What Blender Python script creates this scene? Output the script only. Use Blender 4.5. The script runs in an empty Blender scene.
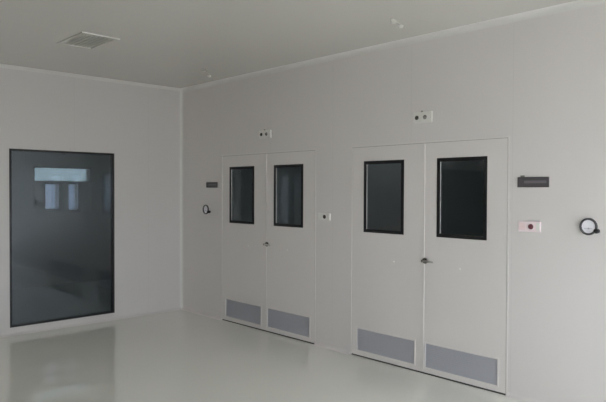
import bpy, bmesh, math
from mathutils import Vector, Matrix

C = bpy.context.scene.collection
H = 2.947                      # ceiling height
XN, YR = 8.0, -8.2             # the near end wall and the rear wall of the clean room
PI = math.pi

# ------------------------------------------------------------------ helpers
def lin(c):
    c = c / 255.0
    return c / 12.92 if c <= 0.04045 else ((c + 0.055) / 1.055) ** 2.4

def srgb(r, g, b):
    return (lin(r), lin(g), lin(b), 1.0)

def prop(o, label=None, cat=None, group=None, kind=None):
    if label: o['label'] = label
    if cat: o['category'] = cat
    if group: o['group'] = group
    if kind: o['kind'] = kind
    return o

def empty(name, loc=(0, 0, 0), rotz=0.0):
    o = bpy.data.objects.new(name, None)
    o.empty_display_size = 0.1
    C.objects.link(o)
    o.location = loc
    o.rotation_euler = (0, 0, rotz)
    return o

def obj(name, bm, mats, parent=None, smooth=False):
    bmesh.ops.recalc_face_normals(bm, faces=bm.faces)
    me = bpy.data.meshes.new(name)
    bm.to_mesh(me)
    bm.free()
    for m in (mats if isinstance(mats, (list, tuple)) else [mats]):
        me.materials.append(m)
    if smooth:
        for p in me.polygons:
            p.use_smooth = True
        try:
            me.set_sharp_from_angle(angle=math.radians(40))
        except Exception:
            pass
    o = bpy.data.objects.new(name, me)
    C.objects.link(o)
    if parent is not None:
        o.parent = parent
    return o

def box(bm, x0, x1, y0, y1, z0, z1, bev=0.0, seg=2, mi=0):
    vs = [bm.verts.new((x, y, z)) for x in (x0, x1) for y in (y0, y1) for z in (z0, z1)]
    idx = [(0, 1, 3, 2), (4, 6, 7, 5), (0, 4, 5, 1), (2, 3, 7, 6), (0, 2, 6, 4), (1, 5, 7, 3)]
    fs = [bm.faces.new([vs[i] for i in q]) for q in idx]
    for f in fs: f.material_index = mi
    bmesh.ops.recalc_face_normals(bm, faces=fs)
    if bev > 0:
        es = list({e for f in fs for e in f.edges})
        bmesh.ops.bevel(bm, geom=es, offset=bev, segments=seg, profile=0.5, affect='EDGES')
    return bm

def bxo(name, m, parent, *a, **k):
    return obj(name, box(bmesh.new(), *a, **k), m, parent)

def lathe(bm, prof, axis_m=None, seg=40):
    """profile [(r, h)] turned about local Z, then moved by axis_m"""
    M = axis_m or Matrix()
    rings = []
    for r, h in prof:
        if r < 1e-6:
            rings.append([bm.verts.new(M @ Vector((0, 0, h)))])
        else:
            rings.append([bm.verts.new(M @ Vector((r * math.cos(2 * PI * i / seg), r * math.sin(2 * PI * i / seg), h))) for i in range(seg)])
    for a, b in zip(rings, rings[1:]):
        for i in range(seg):
            j = (i + 1) % seg
            if len(a) == 1 and len(b) == 1: continue
            if len(a) == 1: bm.faces.new((a[0], b[i], b[j]))
            elif len(b) == 1: bm.faces.new((a[i], a[j], b[0]))
            else: bm.faces.new((a[i], a[j], b[j], b[i]))
    return bm

OUT = Matrix.Rotation(PI / 2, 4, 'X')          # local Z -> -Y  (out of the door wall, into the room)
DOWN = Matrix.Rotation(PI, 4, 'X')             # local Z -> -Z

def tube(bm, pts, r, seg=12, cap=True):
    pts = [Vector(p) for p in pts]
    rings = []
    for i, p in enumerate(pts):
        t = (pts[min(i + 1, len(pts) - 1)] - pts[max(i - 1, 0)]).normalized()
        a = t.orthogonal().normalized() if i == 0 else (rings_a - t * rings_a.dot(t)).normalized()
        rings_a = a
        b = t.cross(a)
        rr = r[i] if isinstance(r, (list, tuple)) else r
        rings.append([bm.verts.new(p + (a * math.cos(2 * PI * k / seg) + b * math.sin(2 * PI * k / seg)) * rr) for k in range(seg)])
    for a, b in zip(rings, rings[1:]):
        for k in range(seg):
            bm.faces.new((a[k], a[(k + 1) % seg], b[(k + 1) % seg], b[k]))
    if cap:
        bm.faces.new(rings[0][::-1]); bm.faces.new(rings[-1])
    return bm

def panel_holes(bm, u0, u1, w0, w1, d0, d1, holes, plane='xz'):
    """slab over u,w with rectangular holes; d is its thickness direction"""
    us = sorted({u0, u1, *[h[0] for h in holes], *[h[1] for h in holes]})
    ws = sorted({w0, w1, *[h[2] for h in holes], *[h[3] for h in holes]})
    us = [u for u in us if u0 <= u <= u1]; ws = [w for w in ws if w0 <= w <= w1]
    def P(u, w, d):
        return (u, d, w) if plane == 'xz' else ((d, u, w) if plane == 'yz' else (u, w, d))
    def solid(i, j):
        if not (0 <= i < len(us) - 1 and 0 <= j < len(ws) - 1): return False
        cu, cw = (us[i] + us[i + 1]) / 2, (ws[j] + ws[j + 1]) / 2
        return not any(h[0] < cu < h[1] and h[2] < cw < h[3] for h in holes)
    cache = {}
    def V(i, j, d):
        k = (i, j, d)
        if k not in cache: cache[k] = bm.verts.new(P(us[i], ws[j], d))
        return cache[k]
    for i in range(len(us) - 1):
        for j in range(len(ws) - 1):
            if not solid(i, j): continue
            for d in (d0, d1):
                bm.faces.new((V(i, j, d), V(i + 1, j, d), V(i + 1, j + 1, d), V(i, j + 1, d)))
            for (di, dj, a, b) in ((-1, 0, (i, j), (i, j + 1)), (1, 0, (i + 1, j), (i + 1, j + 1)),
                                   (0, -1, (i, j), (i + 1, j)), (0, 1, (i, j + 1), (i + 1, j + 1))):
                if not solid(i + di, j + dj):
                    bm.faces.new((V(*a, d0), V(*b, d0), V(*b, d1), V(*a, d1)))
    return bm

def ring_frame(bm, u0, u1, w0, w1, t, d0, d1, plane='xz'):
    return panel_holes(bm, u0, u1, w0, w1, d0, d1, [(u0 + t, u1 - t, w0 + t, w1 - t)], plane)

def cove(bm, r, length, n=6):
    """concave quarter cove along +X from 0 to length; the inner corner lies at the origin, legs along -Y and -Z"""
    prof = [(0, 0)] + [(-r + r * math.cos(a), -r + r * math.sin(a)) for a in [PI / 2 * k / n for k in range(n + 1)]][::-1]
    # the arc is centred at (-r,-r): concave towards the room
    prof = [(0.0, 0.0), (-r, 0.0)] + [(-r + r * math.sin(a), -r + r * math.cos(a)) for a in [PI / 2 * k / n for k in range(1, n)]] + [(0.0, -r)]
    A = [bm.verts.new((0, y, z)) for y, z in prof]
    B = [bm.verts.new((length, y, z)) for y, z in prof]
    m = len(prof)
    for i in range(m):
        j = (i + 1) % m
        bm.faces.new((A[i], A[j], B[j], B[i]))
    bm.faces.new(A); bm.faces.new(B[::-1])
    return bm

def place(bm, M):
    bmesh.ops.transform(bm, matrix=M, verts=bm.verts)
    return bm

# ------------------------------------------------------------------ materials
def mat(name, col, rough=0.5, metal=0.0, spec=0.5, noise=0.0, nscale=6.0, coat=0.0, bump=0.0, bscale=40.0):
    m = bpy.data.materials.new(name); m.use_nodes = True
    nt = m.node_tree; N, L = nt.nodes, nt.links
    b = N['Principled BSDF']
    b.inputs['Base Color'].default_value = col
    b.inputs['Roughness'].default_value = rough
    b.inputs['Metallic'].default_value = metal
    b.inputs['Specular IOR Level'].default_value = spec
    b.inputs['Coat Weight'].default_value = coat
    b.inputs['Coat Roughness'].default_value = 0.08
    tc = N.new('ShaderNodeTexCoord')
    if noise > 0:
        nz = N.new('ShaderNodeTexNoise'); nz.inputs['Scale'].default_value = nscale; nz.inputs['Detail'].default_value = 4
        L.new(tc.outputs['Object'], nz.inputs['Vector'])
        mx = N.new('ShaderNodeMix'); mx.data_type = 'RGBA'
        mx.inputs[6].default_value = tuple(c * (1 - noise) for c in col[:3]) + (1,)
        mx.inputs[7].default_value = tuple(min(1, c * (1 + noise)) for c in col[:3]) + (1,)
        L.new(nz.outputs['Fac'], mx.inputs[0]); L.new(mx.outputs[2], b.inputs['Base Color'])
    if bump > 0:
        n2 = N.new('ShaderNodeTexNoise'); n2.inputs['Scale'].default_value = bscale; n2.inputs['Detail'].default_value = 2
        L.new(tc.outputs['Object'], n2.inputs['Vector'])
        bp = N.new('ShaderNodeBump'); bp.inputs['Strength'].default_value = bump; bp.inputs['Distance'].default_value = 0.01
        L.new(n2.outputs['Fac'], bp.inputs['Height']); L.new(bp.outputs['Normal'], b.inputs['Normal'])
    return m

def panel_mat(name, col, axis, origin, width, rough, seam_dark=0.95, spec=0.5):
    """painted steel sandwich panel with thin caulked seams every `width` metres along an object axis"""
    m = mat(name, col, rough, spec=spec, noise=0.012, nscale=1.3)
    nt = m.node_tree; N, L = nt.nodes, nt.links
    b = N['Principled BSDF']
    src = b.inputs['Base Color'].links[0].from_socket
    tc = N.new('ShaderNodeTexCoord'); sx = N.new('ShaderNodeSeparateXYZ'); L.new(tc.outputs['Object'], sx.inputs[0])
    def M(op, a, bb):
        n = N.new('ShaderNodeMath'); n.operation = op
        for i, v in enumerate((a, bb)):
            if v is None: continue
            if isinstance(v, float): n.inputs[i].default_value = v
            else: L.new(v, n.inputs[i])
        return n.outputs[0]
    p = M('SUBTRACT', sx.outputs[axis], float(origin))
    p = M('DIVIDE', p, float(width))
    p = M('ADD', p, 100.5)
    p = M('FRACT', p, None)
    p = M('SUBTRACT', p, 0.5)
    p = M('ABSOLUTE', p, None)
    p = M('LESS_THAN', p, 0.003 / width)
    mx = N.new('ShaderNodeMix'); mx.data_type = 'RGBA'; mx.blend_type = 'MULTIPLY'
    L.new(p, mx.inputs[0]); L.new(src, mx.inputs[6]); mx.inputs[7].default_value = (seam_dark,) * 3 + (1,)
    L.new(mx.outputs[2], b.inputs['Base Color'])
    return m

def glass_mat(name, tint, rough=0.0):
    """thin pane: straight transmission with a tint, plus a mirror reflection by Fresnel (Schlick)"""
    m = bpy.data.materials.new(name); m.use_nodes = True
    nt = m.node_tree; N, L = nt.nodes, nt.links
    N.clear()
    out = N.new('ShaderNodeOutputMaterial')
    tr = N.new('ShaderNodeBsdfTransparent'); tr.inputs[0].default_value = tint
    gl = N.new('ShaderNodeBsdfGlossy'); gl.inputs['Color'].default_value = (1, 1, 1, 1); gl.inputs['Roughness'].default_value = rough
    lw = N.new('ShaderNodeLayerWeight'); lw.inputs['Blend'].default_value = 0.5
    def M(op, a, b):
        n = N.new('ShaderNodeMath'); n.operation = op
        for i, v in enumerate((a, b)):
            if isinstance(v, float): n.inputs[i].default_value = v
            else: L.new(v, n.inputs[i])
        return n.outputs[0]
    f5 = M('POWER', lw.outputs['Facing'], 5.0)
    F = M('ADD', M('MULTIPLY', f5, 0.96), 0.04)
    mx = N.new('ShaderNodeMixShader')
    L.new(F, mx.inputs[0]); L.new(tr.outputs[0], mx.inputs[1]); L.new(gl.outputs[0], mx.inputs[2])
    L.new(mx.outputs[0], out.inputs[0])
    return m

WALLC = srgb(217.5, 212.3, 209.3)
M_wall_r = panel_mat('painted panel right', WALLC, 0, 4.705, 0.96, 0.42)
M_wall = panel_mat('painted panel left', srgb(210.5, 206.5, 204), 1, -0.5, 0.96, 0.42)
M_ceil = panel_mat('painted ceiling panel', srgb(211, 208.5, 202), 0, 0.6, 1.18, 0.22, 0.96)
M_floor = mat('green grey epoxy floor', srgb(238, 237, 230.5), 0.03, spec=0.8, noise=0.03, nscale=0.8, bump=0.008, bscale=3.0)
M_cove = mat('white cove profile', srgb(219, 217, 213), 0.35)
M_door = mat('door paint', srgb(220, 214.7, 211), 0.36, noise=0.01)
M_frame = mat('door frame paint', srgb(222, 219, 214), 0.34)
M_black = mat('black window frame', srgb(22, 22, 23), 0.45)
M_space = mat('aluminium spacer', srgb(205, 205, 200), 0.4)
M_gap = mat('dark gasket', srgb(70, 69, 66), 0.7)
M_louv = mat('blue grey louvre metal', srgb(194, 194, 199), 0.5)
M_steel = mat('brushed steel', srgb(186, 182, 176), 0.38, metal=0.6)
M_dsteel = mat('dark steel', srgb(82, 78, 72), 0.4, metal=0.7)
M_plate = mat('charcoal nameplate', srgb(78, 74, 76), 0.45)
M_line = mat('greyed lettering strip', srgb(112, 106, 112), 0.5)
M_swgrey = mat('pale grey plastic', srgb(226, 224, 219), 0.4)
M_swpink = mat('pinkish white plastic', srgb(240, 224, 226), 0.4)
M_pink = mat('pink symbol', srgb(238, 214, 214), 0.5)
M_red = mat('dark red button', srgb(104, 52, 60), 0.35)
M_brown = mat('dark brown button', srgb(72, 62, 58), 0.4)
M_lampd = mat('dark lamp lens', srgb(40, 38, 34), 0.25)
M_lampg = mat('grey lamp lens', srgb(120, 118, 112), 0.25)
M_gring = mat('gauge bezel', srgb(78, 76, 78), 0.35)
M_gface = mat('gauge dial', srgb(240, 238, 242), 0.5)
M_gneedle = mat('gauge needle', srgb(184, 180, 186), 0.5)
M_sprk = mat('pale fitting', srgb(222, 221, 214), 0.4)
M_grey = mat('grey fitting', srgb(130, 128, 120), 0.5)
M_dif = mat('diffuser louvre', srgb(196, 195, 188), 0.5)
M_ext = mat('outdoor paving', srgb(216, 214, 208), 0.9)
M_glass_w = glass_mat('tinted glazing', (0.66, 0.71, 0.74, 1))
M_glass_i = glass_mat('inner glazing', (0.9, 0.92, 0.93, 1))
M_glass_d = glass_mat('door glazing', (0.55, 0.6, 0.62, 1))
M_glass_o = glass_mat('clear glazing', (0.97, 0.98, 0.98, 1))
M_glass_g = glass_mat('filmed greenish glazing', (0.26, 0.275, 0.27, 1))
M_glass_l = glass_mat('filmed lavender glazing', (0.21, 0.217, 0.235, 1))

# ------------------------------------------------------------------ setting
DA, DB = 1.750, 3.885                       # seams of the two double doors
DL, DR, DH = -0.852, 0.796, 2.031           # opening about the seam
T = 0.06
st = lambda o, label: prop(o, label, None, None, 'structure')

fl = bxo('floor', M_floor, None, -3.4, XN + 0.1, YR - 0.1, 2.2, -0.12, 0.0); st(fl, 'glossy grey green epoxy floor of the clean room')
ce = bxo('ceiling', M_ceil, None, -3.4, XN + 0.1, YR - 0.1, 2.2, H, H + 0.1); st(ce, 'smooth off white panelled ceiling of the clean room')

wr = obj('wall_right', panel_holes(bmesh.new(), -T, XN, 0, H, 0, T,
         [(d + DL, d + DR, -1, DH) for d in (DA, DB)]), M_wall_r)
# the hole list reaches below the floor; the slab itself starts at zero
st(wr, 'off white panel wall with the two double doors')
WIN = [(-2.182, -0.965), (-7.95, -5.90)]
WZ0, WZ1 = 0.085, 2.046
wl = obj('wall_left', panel_holes(bmesh.new(), YR, 0, 0, H, -T, 0, [(a, b, WZ0, WZ1) for a, b in WIN], 'yz'), M_wall)
st(wl, 'off white panel wall with the tall dark window')
EWY = [(-3.0, -1.8), (-1.6, -0.4)]
EZ0, EZ1 = 0.4, 2.1
wn = obj('wall_near', panel_holes(bmesh.new(), YR, T, 0, H, XN, XN + 0.1, [(a, b, EZ0, EZ1) for a, b in EWY], 'yz'), M_wall)
st(wn, 'off white end wall with daylight windows')
RWX = [(5.7, 6.75), (6.9, 7.9)]  # unseen windows added to brighten the near end of the door wall
RZ0, RZ1 = 0.4, 2.1
st(obj('wall_rear', panel_holes(bmesh.new(), -3.4, XN + 0.1, 0, H, YR - 0.1, YR, [(a, b, RZ0, RZ1) for a, b in RWX]), M_wall_r), 'off white rear wall with added daylight windows')
# rooms beyond
FW = [(-0.79, 0.17, 1.735, 1.97), (-0.62, -0.38, 1.27, 1.70), (-0.235, -0.06, 1.25, 1.70)]
wb = obj('wall_beyond', panel_holes(bmesh.new(), YR, 2.2, 0, H, -3.4, -3.2, FW, 'yz'), M_wall)
st(wb, 'far wall of the dim room behind the tall window')
st(bxo('wall_corridor', M_wall_r, None, -3.4, XN + 0.1, 2.1, 2.2, 0, H), 'wall of the unlit corridor behind the double doors')
st(bxo('wall_divider', M_wall_r, None, -T - 0.06, -T, 0.0, 2.2, 0, H), 'partition between the corridor and the dim room')
st(bxo('wall_corridor_end', M_wall_r, None, XN, XN + 0.1, T, 2.2, 0, H), 'end wall of the unlit corridor')
st(bxo('ground', M_ext, None, -40, 60, -50, 50, -0.6, -0.5), 'paved ground outside the building')

# coves: ceiling, corner, floor
R = 0.046
MX = Matrix()                                   # along +X on the door wall, corner at y=0,z=H
trim_n = [0]
def trim(bm, m, label):
    trim_n[0] += 1
    o = obj('trim_%d' % trim_n[0], bm, m, None, smooth=True)
    return st(o, label)
trim(place(cove(bmesh.new(), R, XN), Matrix.Translation((0, 0, H))), M_cove, 'concave white cove between ceiling and door wall')
LW = Matrix(((0, -1, 0, 0), (1, 0, 0, 0), (0, 0, 1, 0), (0, 0, 0, 1)))   # X->Y, Y->-X : legs along +X
trim(place(cove(bmesh.new(), 0.034, -YR), Matrix.Translation((0, YR, H)) @ LW), M_cove, 'concave white cove between ceiling and window wall')
# vertical corner cove: along Z, legs along +X and -Y
VC = Matrix(((0, 0, -1, 0), (0, 1, 0, 0), (1, 0, 0, 0), (0, 0, 0, 1)))
trim(place(cove(bmesh.new(), 0.032, H), VC), M_cove, 'upright white cove in the corner of the room')
FLIP = Matrix.Diagonal((1, 1, -1, 1))
RB = 0.035
base_spans = [(0, DA + DL - 0.0), (DA + DR, DB + DL), (DB + DR, XN)]
for i, (a, b) in enumerate(base_spans):
    o = obj('baseboard_right' + ('' if i == 0 else '.%03d' % i), place(cove(bmesh.new(), RB, b - a), Matrix.Translation((a, 0, 0)) @ FLIP), M_wall_r, None, smooth=True)
    st(o, ['floor cove left of the far double door', 'floor cove between the two double doors', 'floor cove right of the near double door'][i])
o = obj('baseboard_left', place(cove(bmesh.new(), RB, -YR), Matrix.Translation((0, YR, 0)) @ LW @ FLIP), M_wall, None, smooth=True)
st(o, 'floor cove below the tall dark window')

# windows of the left wall (glazed flush into the panel)
for i, (a, b) in enumerate(WIN):
    w = empty('window_%d' % (i + 1), (0, (a + b) / 2, WZ0))
    prop(w, ['tall dark floor length window with black frame in the left wall',
             'wide dark window at the rear end of the left wall'][i], None, None, 'structure')
    h = (b - a) / 2; hz = WZ1 - WZ0
    obj('window_frame', ring_frame(bmesh.new(), -h, h, 0, hz, 0.023, -0.052, 0.004, 'yz'), M_black, w)
    bxo('glass_pane', M_glass_w, w, -0.016, -0.006, -h + 0.02, h - 0.02, 0.02, hz - 0.02)
    bxo('glass_pane', M_glass_i, w, -0.046, -0.038, -h + 0.02, h - 0.02, 0.02, hz - 0.02)
# window in the far wall of the dim room
w = empty('window_3', (-3.2, 0, 1.27)); st(w, 'small bright window seen through the tall dark window')
bm = bmesh.new()
for (a, b, c, d) in FW:
    ring_frame(bm, a, b, c - 1.27, d - 1.27, 0.012, -0.12, 0.012, 'yz')
obj('window_frame', bm, M_grey, w)
for i, (a, b, c, d) in enumerate(FW):
    bxo('glass_pane', M_glass_g if i == 0 else M_glass_l, w, -0.09, -0.08, a + 0.012, b - 0.012, c - 1.27 + 0.012, d - 1.27 - 0.012)
sp = obj('surround_panel', panel_holes(bmesh.new(), -0.80, 0.18, -0.03, 0.445, 0.001, 0.008, [(a, b, c - 1.27, d - 1.27) for a, b, c, d in FW[1:]], 'yz'), M_frame, w)
prop(sp, 'pale panel around the lower panes')
# daylight windows of the end wall, and added ones of the rear wall (local X runs along the wall, local Y points outdoors)
def daylight_window(n, loc, rz, width, hz, label):
    w = empty('window_%d' % n, loc, rz)
    st(w, label)
    h = width / 2
    bm = ring_frame(bmesh.new(), -h, h, 0, hz, 0.05, 0.02, 0.08)
    box(bm, -0.025, 0.025, 0.025, 0.075, 0.05, hz - 0.05)
    obj('window_frame', bm, M_frame, w)
    for s in (-1, 1):
        x0, x1 = sorted((s * 0.025, s * (h - 0.05)))
        bxo('glass_pane', M_glass_o, w, x0, x1, 0.045, 0.051, 0.05, hz - 0.05)
    ld = bpy.data.lights.new('window_daylight', 'AREA'); ld.shape = 'RECTANGLE'; ld.size = width; ld.size_y = hz
    ld.cycles.is_portal = True
    lo = bpy.data.objects.new('window_daylight', ld); C.objects.link(lo); lo.parent = w
    lo.location = (0, 0.095, hz / 2); lo.rotation_euler = (-PI / 2, 0, 0)
for i, (a, b) in enumerate(EWY):
    daylight_window(4 + i, (XN, (a + b) / 2, EZ0), -PI / 2, b - a, EZ1 - EZ0,
                    'white framed daylight window in the near end wall, %s' % ['second from the door wall', 'by the door wall'][i])
for i, (a, b) in enumerate(RWX):
    daylight_window(6 + i, ((a + b) / 2, YR, RZ0), PI, b - a, RZ1 - RZ0,
                    'added unseen daylight window in the rear wall, %s' % ['second from the end wall', 'next to the end wall'][i])

# ------------------------------------------------------------------ double door (built once, copied once)
WZ = (1.205, 1.880)
VZ = (0.050, 0.281)
def make_door(loc):
    d = empty('door_1', loc)
    # frame: two jambs and a head, flush with the wall
    bm = bmesh.new(); j = 0.014
    box(bm, DL, DL + j, -0.002, T, 0, DH, 0.001, 1)
    box(bm, DR - j, DR, -0.002, T, 0, DH, 0.001, 1)
    box(bm, DL + j, DR - j, -0.002, T, DH - j, DH, 0.001, 1)
    box(bm, DL + j, DL + j + 0.015, 0.048, T, 0, DH - j)          # stops behind the leaves
    box(bm, DR - j - 0.015, DR - j, 0.048, T, 0, DH - j)
    obj('door_frame', bm, M_door, d)
    bm = bmesh.new()
    box(bm, DR - j - 0.0030, DR - j, 0.0005, 0.02, 0.013, DH - j)
    box(bm, DL + j, DR - j, 0.0005, 0.02, DH - j - 0.003, DH - j)
    obj('gap_shade_strip', bm, M_grey, d)  # grey strips put the gap's shade into colour, right side and top
    bxo('threshold', M_gap, d, DL + 0.005, DR - 0.005, 0.0, T, 0, 0.003)
    for side in (-1, 1):
        if side < 0:
            x0, x1 = DL + j + 0.002, -0.003; wc = -0.450; vx = (-0.776, -0.078)
        else:
            x0, x1 = 0.003, DR - j - 0.003; wc = 0.371; vx = (0.014, 0.722)
        z0, z1 = 0.013, DH - j - 0.003
        wx = (wc - 0.236, wc + 0.236)
        bm = panel_holes(bmesh.new(), x0, x1, z0, z1, 0.0, 0.045, [(wx[0], wx[1], *WZ), (vx[0], vx[1], *VZ)])
        leaf = obj('leaf', bm, M_door, d)
        # vision panel
        obj('glazing_frame', ring_frame(bmesh.new(), wx[0], wx[1], WZ[0], WZ[1], 0.031, -0.004, 0.001), M_black, leaf)
        bm = bmesh.new()
        for e in (wx[0] + 0.006, wx[1] - 0.031):
            box(bm, e, e + 0.025, 0.0012, 0.0108, WZ[0] + 0.031, WZ[1] - 0.031)
        prop(obj('glazing_bead', bm, M_space, leaf), 'light upright glazing bead')
        bm = bmesh.new()
        for e in (WZ[0] + 0.004, WZ[1] - 0.031):
            box(bm, wx[0] + 0.006, wx[1] - 0.006, 0.0012, 0.0108, e, e + 0.0268)
        obj('glazing_gasket', bm, M_black, leaf)
        bxo('glass_pane', M_glass_d, leaf, wx[0] + 0.01, wx[1] - 0.01, 0.011, 0.017, WZ[0] + 0.01, WZ[1] - 0.01)
        # louvre grille
        obj('grille_frame', ring_frame(bmesh.new(), vx[0], vx[1], VZ[0], VZ[1], 0.012, -0.004, 0.03), M_door, leaf)
        bm = bmesh.new()
        n = 13; pz = (VZ[1] - VZ[0] - 0.024) / n
        a0, a1 = vx[0] + 0.012, vx[1] - 0.012
        for k in range(n):
            zb = VZ[0] + 0.012 + k * pz
            v = [bm.verts.new(p) for p in ((a0, 0.001, zb), (a1, 0.001, zb), (a1, 0.022, zb + pz * 1.15), (a0, 0.022, zb + pz * 1.15),
                                           (a0, 0.003, zb - 0.0015), (a1, 0.003, zb - 0.0015), (a1, 0.024, zb + pz * 1.15 - 0.0015), (a0, 0.024, zb + pz * 1.15 - 0.0015))]
            for q in ((0, 1, 2, 3), (7, 6, 5, 4), (0, 4, 5, 1), (3, 2, 6, 7), (0, 3, 7, 4), (1, 5, 6, 2)):
                bm.faces.new([v[i] for i in q])
        box(bm, a0, a1, 0.026, 0.030, VZ[0] + 0.012, VZ[1] - 0.012)
        prop(obj('louvre_grille', bm, M_louv, leaf), 'blue grey louvred grille')
        bxo('bottom_seal', M_gap, leaf, x0, x1, 0.006, 0.037, 0.003, 0.013)
        # small pale boss on each leaf
        bx = -0.324 if side < 0 else 0.363
        obj('boss', lathe(bmesh.new(), [(0, 0.008), (0.005, 0.008), (0.008, 0.005), (0.009, 0.0), (0, 0.0)], Matrix.Translation((bx, 0.0, 0.95)) @ OUT, 20), M_frame, leaf, True)
        if side > 0:
            bxo('astragal', M_door, leaf, -0.010, 0.012, -0.005, -0.0002, 0.03, z1 - 0.004, bev=0.001, seg=1)
            # lever handle
            bm = lathe(bmesh.new(), [(0, 0.012), (0.021, 0.012), (0.025, 0.008), (0.026, 0.0), (0, 0.0)], Matrix.Translation((0.022, -0.005, 0.993)) @ OUT, 28)
            lathe(bm, [(0.0, 0.05), (0.010, 0.05), (0.011, 0.046), (0.011, 0.010), (0.0, 0.010)], Matrix.Translation((0.022, -0.005, 0.993)) @ OUT, 20)
            prop(obj('handle_rose', bm, M_dsteel, leaf, True), 'dark round handle rose')
            pts = [(0.022, -0.020, 0.993), (0.022, -0.042, 0.993), (0.028, -0.051, 0.993), (0.040, -0.055, 0.993), (0.09, -0.056, 0.992), (0.125, -0.053, 0.990), (0.132, -0.048, 0.989)]
            obj('lever', tube(bmesh.new(), pts, [0.009, 0.009, 0.009, 0.009, 0.0085, 0.008, 0.006], 14), M_steel, leaf, True)
    return d

door1 = make_door((DA, 0, 0))
prop(door1, 'far double door nearer the room corner, with dark glass panels and louvres', None, None, 'structure')

def copy_tree(o, parent=None):
    c = o.copy(); C.objects.link(c)
    if parent is not None:
        c.parent = parent
    for ch in list(o.children):
        copy_tree(ch, c)
    return c

door2 = copy_tree(door1); door2.name = 'door_2'; door2.location = (DB, 0, 0)
door2['label'] = 'near double door on the right, with dark glass panels and louvres'

# ------------------------------------------------------------------ wall fittings
def nameplate(x0, x1, z0, z1, label, clip):
    cx, cz = (x0 + x1) / 2, (z0 + z1) / 2
    t = empty('wall_sign', (cx, 0, cz))
    prop(t, label, 'sign', 'dark nameplates beside the doors')
    hw, hz = (x1 - x0) / 2, (z1 - z0) / 2
    bxo('plate', M_plate, t, -hw, hw, -0.012, 0.0, -hz, hz, bev=0.003)
    bxo('lettering_strip', M_line, t, -hw * 0.55, hw * 0.86, -0.0130, -0.0121, -hz * 0.22, hz * 0.30)
    if clip:
        obj('clip', box(bmesh.new(), -hw + 0.022, -hw + 0.055, -0.010, 0.0, hz - 0.001, hz + 0.013, 0.003), M_grey, t)
    return t
nameplate(0.580, 0.818, 1.632, 1.702, 'small dark nameplate near the room corner, left of the far double door', False)
nameplate(4.752, 4.997, 1.630, 1.708, 'dark nameplate on the wall right of the near double door', True)

def switch_box(x0, x1, z0, z1, bx, label, mplate, mbtn, symbol):
    cx, cz = (x0 + x1) / 2, (z0 + z1) / 2
    t = empty('wall_switch', (cx, 0, cz))
    prop(t, label, 'switch', 'door push buttons')
    hw, hz = (x1 - x0) / 2, (z1 - z0) / 2
    bxo('plate', mplate, t, -hw, hw, -0.012, 0.0, -hz, hz, bev=0.004)
    Mb = Matrix.Translation((bx - cx, -0.012, 0)) @ OUT
    obj('bezel', lathe(bmesh.new(), [(0.021, 0.0), (0.026, 0.0), (0.026, 0.003), (0.0235, 0.005), (0.021, 0.003), (0.021, 0.0)], Mb, 32), mplate, t, True)
    obj('button', lathe(bmesh.new(), [(0, 0.011), (0.014, 0.010), (0.0195, 0.007), (0.0205, 0.0), (0, 0.0)], Mb, 32), mbtn, t, True)
    bxo('insert', symbol, t, -hw + 0.012, -hw + 0.060, -0.0136, -0.0121, -hz + 0.014, hz - 0.014, bev=0.0005, seg=1)
    bxo('end_cap', M_swgrey, t, hw - 0.030, hw - 0.004, -0.0165, -0.0121, -hz + 0.008, hz - 0.008, bev=0.001, seg=1)
    return t
switch_box(2.590, 2.762, 1.297, 1.370, 2.686, 'pale push button plate with dark brown button between the two double doors', M_swgrey, M_brown, M_swgrey)
switch_box(4.760, 4.937, 1.293, 1.373, 4.864, 'pinkish white push button plate with dark red button right of near door', M_swpink, M_red, M_pink)

def indicator(x0, x1, z0, z1, l0, l1, label):
    cx, cz = (x0 + x1) / 2, (z0 + z1) / 2
    t = empty('wall_lamp', (cx, 0, cz))
    prop(t, label, 'indicator light', 'indicator lamp boxes over the doors')
    hw, hz = (x1 - x0) / 2, (z1 - z0) / 2
    bxo('housing', M_swgrey, t, -hw, hw, -0.022, 0.0, -hz, hz, bev=0.005)
    for lx, m in ((l0, M_lampd), (l1, M_lampg)):
        Mb = Matrix.Translation((lx - cx, -0.022, 0)) @ OUT
        o = obj('lamp', lathe(bmesh.new(), [(0, 0.017), (0.009, 0.015), (0.015, 0.009), (0.016, 0.003), (0.019, 0.003), (0.019, 0.0), (0, 0.0)], Mb, 32), m, t, True)
        prop(o, 'dark unlit lamp' if m is M_lampd else 'grey unlit lamp')
    obj('cable_gland', lathe(bmesh.new(), [(0, 0.014), (0.008, 0.014), (0.010, 0.0), (0, 0.0)], Matrix.Translation((-0.01, -0.011, hz - 0.001)), 20), M_grey, t, True)
    return t
indicator(1.640, 1.845, 2.186, 2.276, 1.688, 1.776, 'small two lamp indicator box above the far double door')
indicator(3.783, 3.972, 2.192, 2.286, 3.821, 3.906, 'two lamp indicator box above the near double door')

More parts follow.
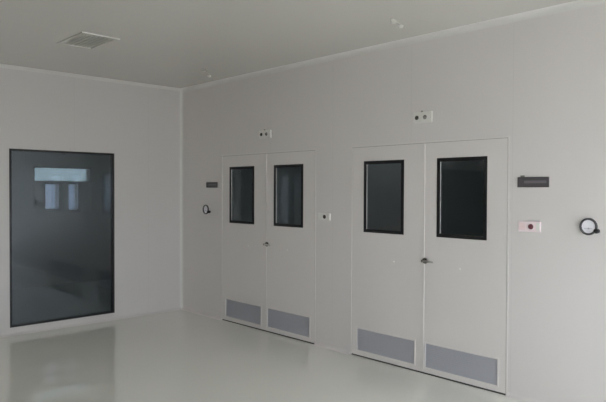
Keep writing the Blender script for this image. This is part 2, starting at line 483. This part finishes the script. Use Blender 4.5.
def gauge(cx, cz, label):
    t = empty('pressure_gauge', (cx, 0, cz))
    prop(t, label, 'gauge', 'round gauges on the door wall')
    obj('case', lathe(bmesh.new(), [(0, 0.0), (0.050, 0.0), (0.054, 0.004), (0.054, 0.024), (0, 0.024)], OUT, 48), M_swgrey, t, True)
    obj('bezel', lathe(bmesh.new(), [(0.047, 0.024), (0.056, 0.022), (0.061, 0.026), (0.061, 0.036), (0.057, 0.041), (0.050, 0.041), (0.047, 0.037), (0.047, 0.024)], OUT, 48), M_gring, t, True)
    obj('dial', lathe(bmesh.new(), [(0, 0.0245), (0.0468, 0.0245), (0.0468, 0.028), (0, 0.028)], OUT, 48), M_gface, t, True)
    bm = bmesh.new()
    box(bm, -0.030, 0.026, -0.0300, -0.0285, -0.0155, -0.0125)
    lathe(bm, [(0, 0.033), (0.005, 0.032), (0.006, 0.0285), (0, 0.0285)], Matrix.Translation((0.0, 0, -0.014)) @ OUT, 16)
    obj('needle', bm, M_gneedle, t)
    # adjusting knob at the lower right of the bezel
    a = math.radians(-27)
    kx, kz = 0.064 * math.cos(a), 0.064 * math.sin(a)
    bm = lathe(bmesh.new(), [(0, 0.046), (0.012, 0.045), (0.017, 0.040), (0.017, 0.012), (0.010, 0.0), (0, 0.0)], Matrix.Translation((kx - 0.003, 0, kz)) @ OUT, 20)
    prop(obj('knob', bm, M_black, t, True), 'dark knob on the lower right rim')
    return t
gauge(0.603, 1.356, 'small far round gauge under the nameplate near the room corner')
gauge(5.292, 1.354, 'round white dial gauge with dark bezel at far right')

# ------------------------------------------------------------------ ceiling fittings
t = empty('air_diffuser', (1.66, -2.03, H))
prop(t, 'flat pale louvred air diffuser set in the ceiling', 'air vent')
hx, hy = 0.275, 0.175
bm = bmesh.new()
# flanged frame with sloping lip
o0 = [(-hx, -hy), (hx, -hy), (hx, hy), (-hx, hy)]
def rect(s, z): return [bm.verts.new((x - math.copysign(s, x), y - math.copysign(s, y), z)) for x, y in o0]
rs = [rect(0.0, 0.0), rect(0.003, -0.011), rect(0.034, -0.013), rect(0.046, -0.004)]
for A, B in zip(rs, rs[1:]):
    for i in range(4):
        bm.faces.new((A[i], A[(i + 1) % 4], B[(i + 1) % 4], B[i]))
obj('frame', bm, M_ceil, t)
bm = bmesh.new()
n = 6
for k in range(n):
    y = -hy + 0.055 + (k + 0.5) * (2 * hy - 0.11) / n
    box(bm, -hx + 0.056, hx - 0.056, y - 0.013, y + 0.013, -0.010, -0.007)
obj('louvre', bm, M_dif, t)
bxo('backing', M_dif, t, -hx + 0.05, hx - 0.05, -hy + 0.05, hy - 0.05, -0.0035, -0.0005)

def ceiling_bar(loc, ang, L, label):
    t = empty('ceiling_fitting', loc, ang)
    prop(t, label, 'ceiling fitting', 'slim fittings under the ceiling')
    bxo('bar', M_ceil, t, -L / 2, L / 2, -0.014, 0.014, -0.016, 0.0, bev=0.004)
    for s, m in ((-1, M_dif), (1, M_sprk)):
        obj('cap', lathe(bmesh.new(), [(0, 0.034), (0.016, 0.032), (0.022, 0.022), (0.022, 0.015), (0, 0.015)], Matrix.Translation((s * (L / 2 - 0.024), 0, 0)) @ DOWN, 24), m, t, True)
    return t
ceiling_bar((1.225, -0.447, H), math.radians(134), 0.36, 'slim pale ceiling fitting close to the room corner')
ceiling_bar((3.99, -0.525, H), math.radians(104), 0.19, 'short pale ceiling fitting above the near double door')

# unseen lamp added in the corridor to lighten the door glass
t = empty('ceiling_fill_lamp', (1.75, 1.75, H))
st(t, 'added unseen fill lamp in the corridor behind the double doors')
bxo('fill_lamp_housing', M_sprk, t, -0.30, 0.30, -0.08, 0.08, -0.045, 0.0, bev=0.006)
ld = bpy.data.lights.new('corridor_fill', 'AREA'); ld.shape = 'RECTANGLE'; ld.size = 0.55; ld.size_y = 0.12; ld.energy = 0.36
ld.color = (0.85, 0.97, 1.0)
lo = bpy.data.objects.new('corridor_fill', ld); C.objects.link(lo); lo.parent = t; lo.location = (0, 0, -0.05)

ld = bpy.data.lights.new('room_fill', 'AREA'); ld.shape = 'RECTANGLE'; ld.size = 0.55; ld.size_y = 0.12; ld.energy = 0.2  # unseen lamp added in the dim room to lighten the tall window
ld.color = (0.88, 0.97, 1.0)
t = empty('ceiling_fill_lamp', (-2.5, -0.7, H))
st(t, 'added unseen fill lamp in the dim room behind the tall window')
bxo('fill_lamp_housing', M_sprk, t, -0.30, 0.30, -0.08, 0.08, -0.045, 0.0, bev=0.006)
lo = bpy.data.objects.new('room_fill', ld); C.objects.link(lo); lo.parent = t; lo.location = (0, 0, -0.05)

# ------------------------------------------------------------------ daylight
w = bpy.data.worlds.new('overcast sky'); bpy.context.scene.world = w
w.use_nodes = True
N, L = w.node_tree.nodes, w.node_tree.links
bg = N['Background']
tc = N.new('ShaderNodeTexCoord'); sx = N.new('ShaderNodeSeparateXYZ'); L.new(tc.outputs['Generated'], sx.inputs[0])
mr = N.new('ShaderNodeMapRange'); mr.inputs['From Min'].default_value = -0.05; mr.inputs['From Max'].default_value = 0.9
L.new(sx.outputs['Z'], mr.inputs['Value'])
cr = N.new('ShaderNodeMix'); cr.data_type = 'RGBA'
cr.inputs[6].default_value = (0.84, 0.90, 0.99, 1); cr.inputs[7].default_value = (0.98, 1.03, 1.12, 1)
L.new(mr.outputs['Result'], cr.inputs[0]); L.new(cr.outputs[2], bg.inputs['Color'])
bg.inputs['Strength'].default_value = 1.0

# ------------------------------------------------------------------ camera
cam = bpy.data.cameras.new('camera'); co = bpy.data.objects.new('camera', cam); C.objects.link(co)
cam.sensor_width = 36.0; cam.lens = 36.0 * 603.975 / 606.0
cam.clip_start = 0.05; cam.clip_end = 200
yaw, pitch, roll = (math.radians(a) for a in (46.4912, -0.9998, 0.2067))
fw = Vector((-math.sin(yaw) * math.cos(pitch), math.cos(yaw) * math.cos(pitch), math.sin(pitch)))
rt = Vector((math.cos(yaw), math.sin(yaw), 0)); up = rt.cross(fw)
r2 = rt * math.cos(roll) + up * math.sin(roll); u2 = up * math.cos(roll) - rt * math.sin(roll)
co.matrix_world = Matrix(((r2.x, u2.x, -fw.x, 6.9815), (r2.y, u2.y, -fw.y, -4.3932), (r2.z, u2.z, -fw.z, 1.6), (0, 0, 0, 1)))
sc = bpy.context.scene
sc.camera = co
sc.view_settings.view_transform = 'Standard'
sc.view_settings.look = 'None'
sc.view_settings.gamma = 1.0
sc.view_settings.use_curve_mapping = False
sc.view_settings.exposure = 3.45
sc.cycles.max_bounces = 24
sc.cycles.diffuse_bounces = 12
sc.cycles.glossy_bounces = 8
sc.cycles.transparent_max_bounces = 24
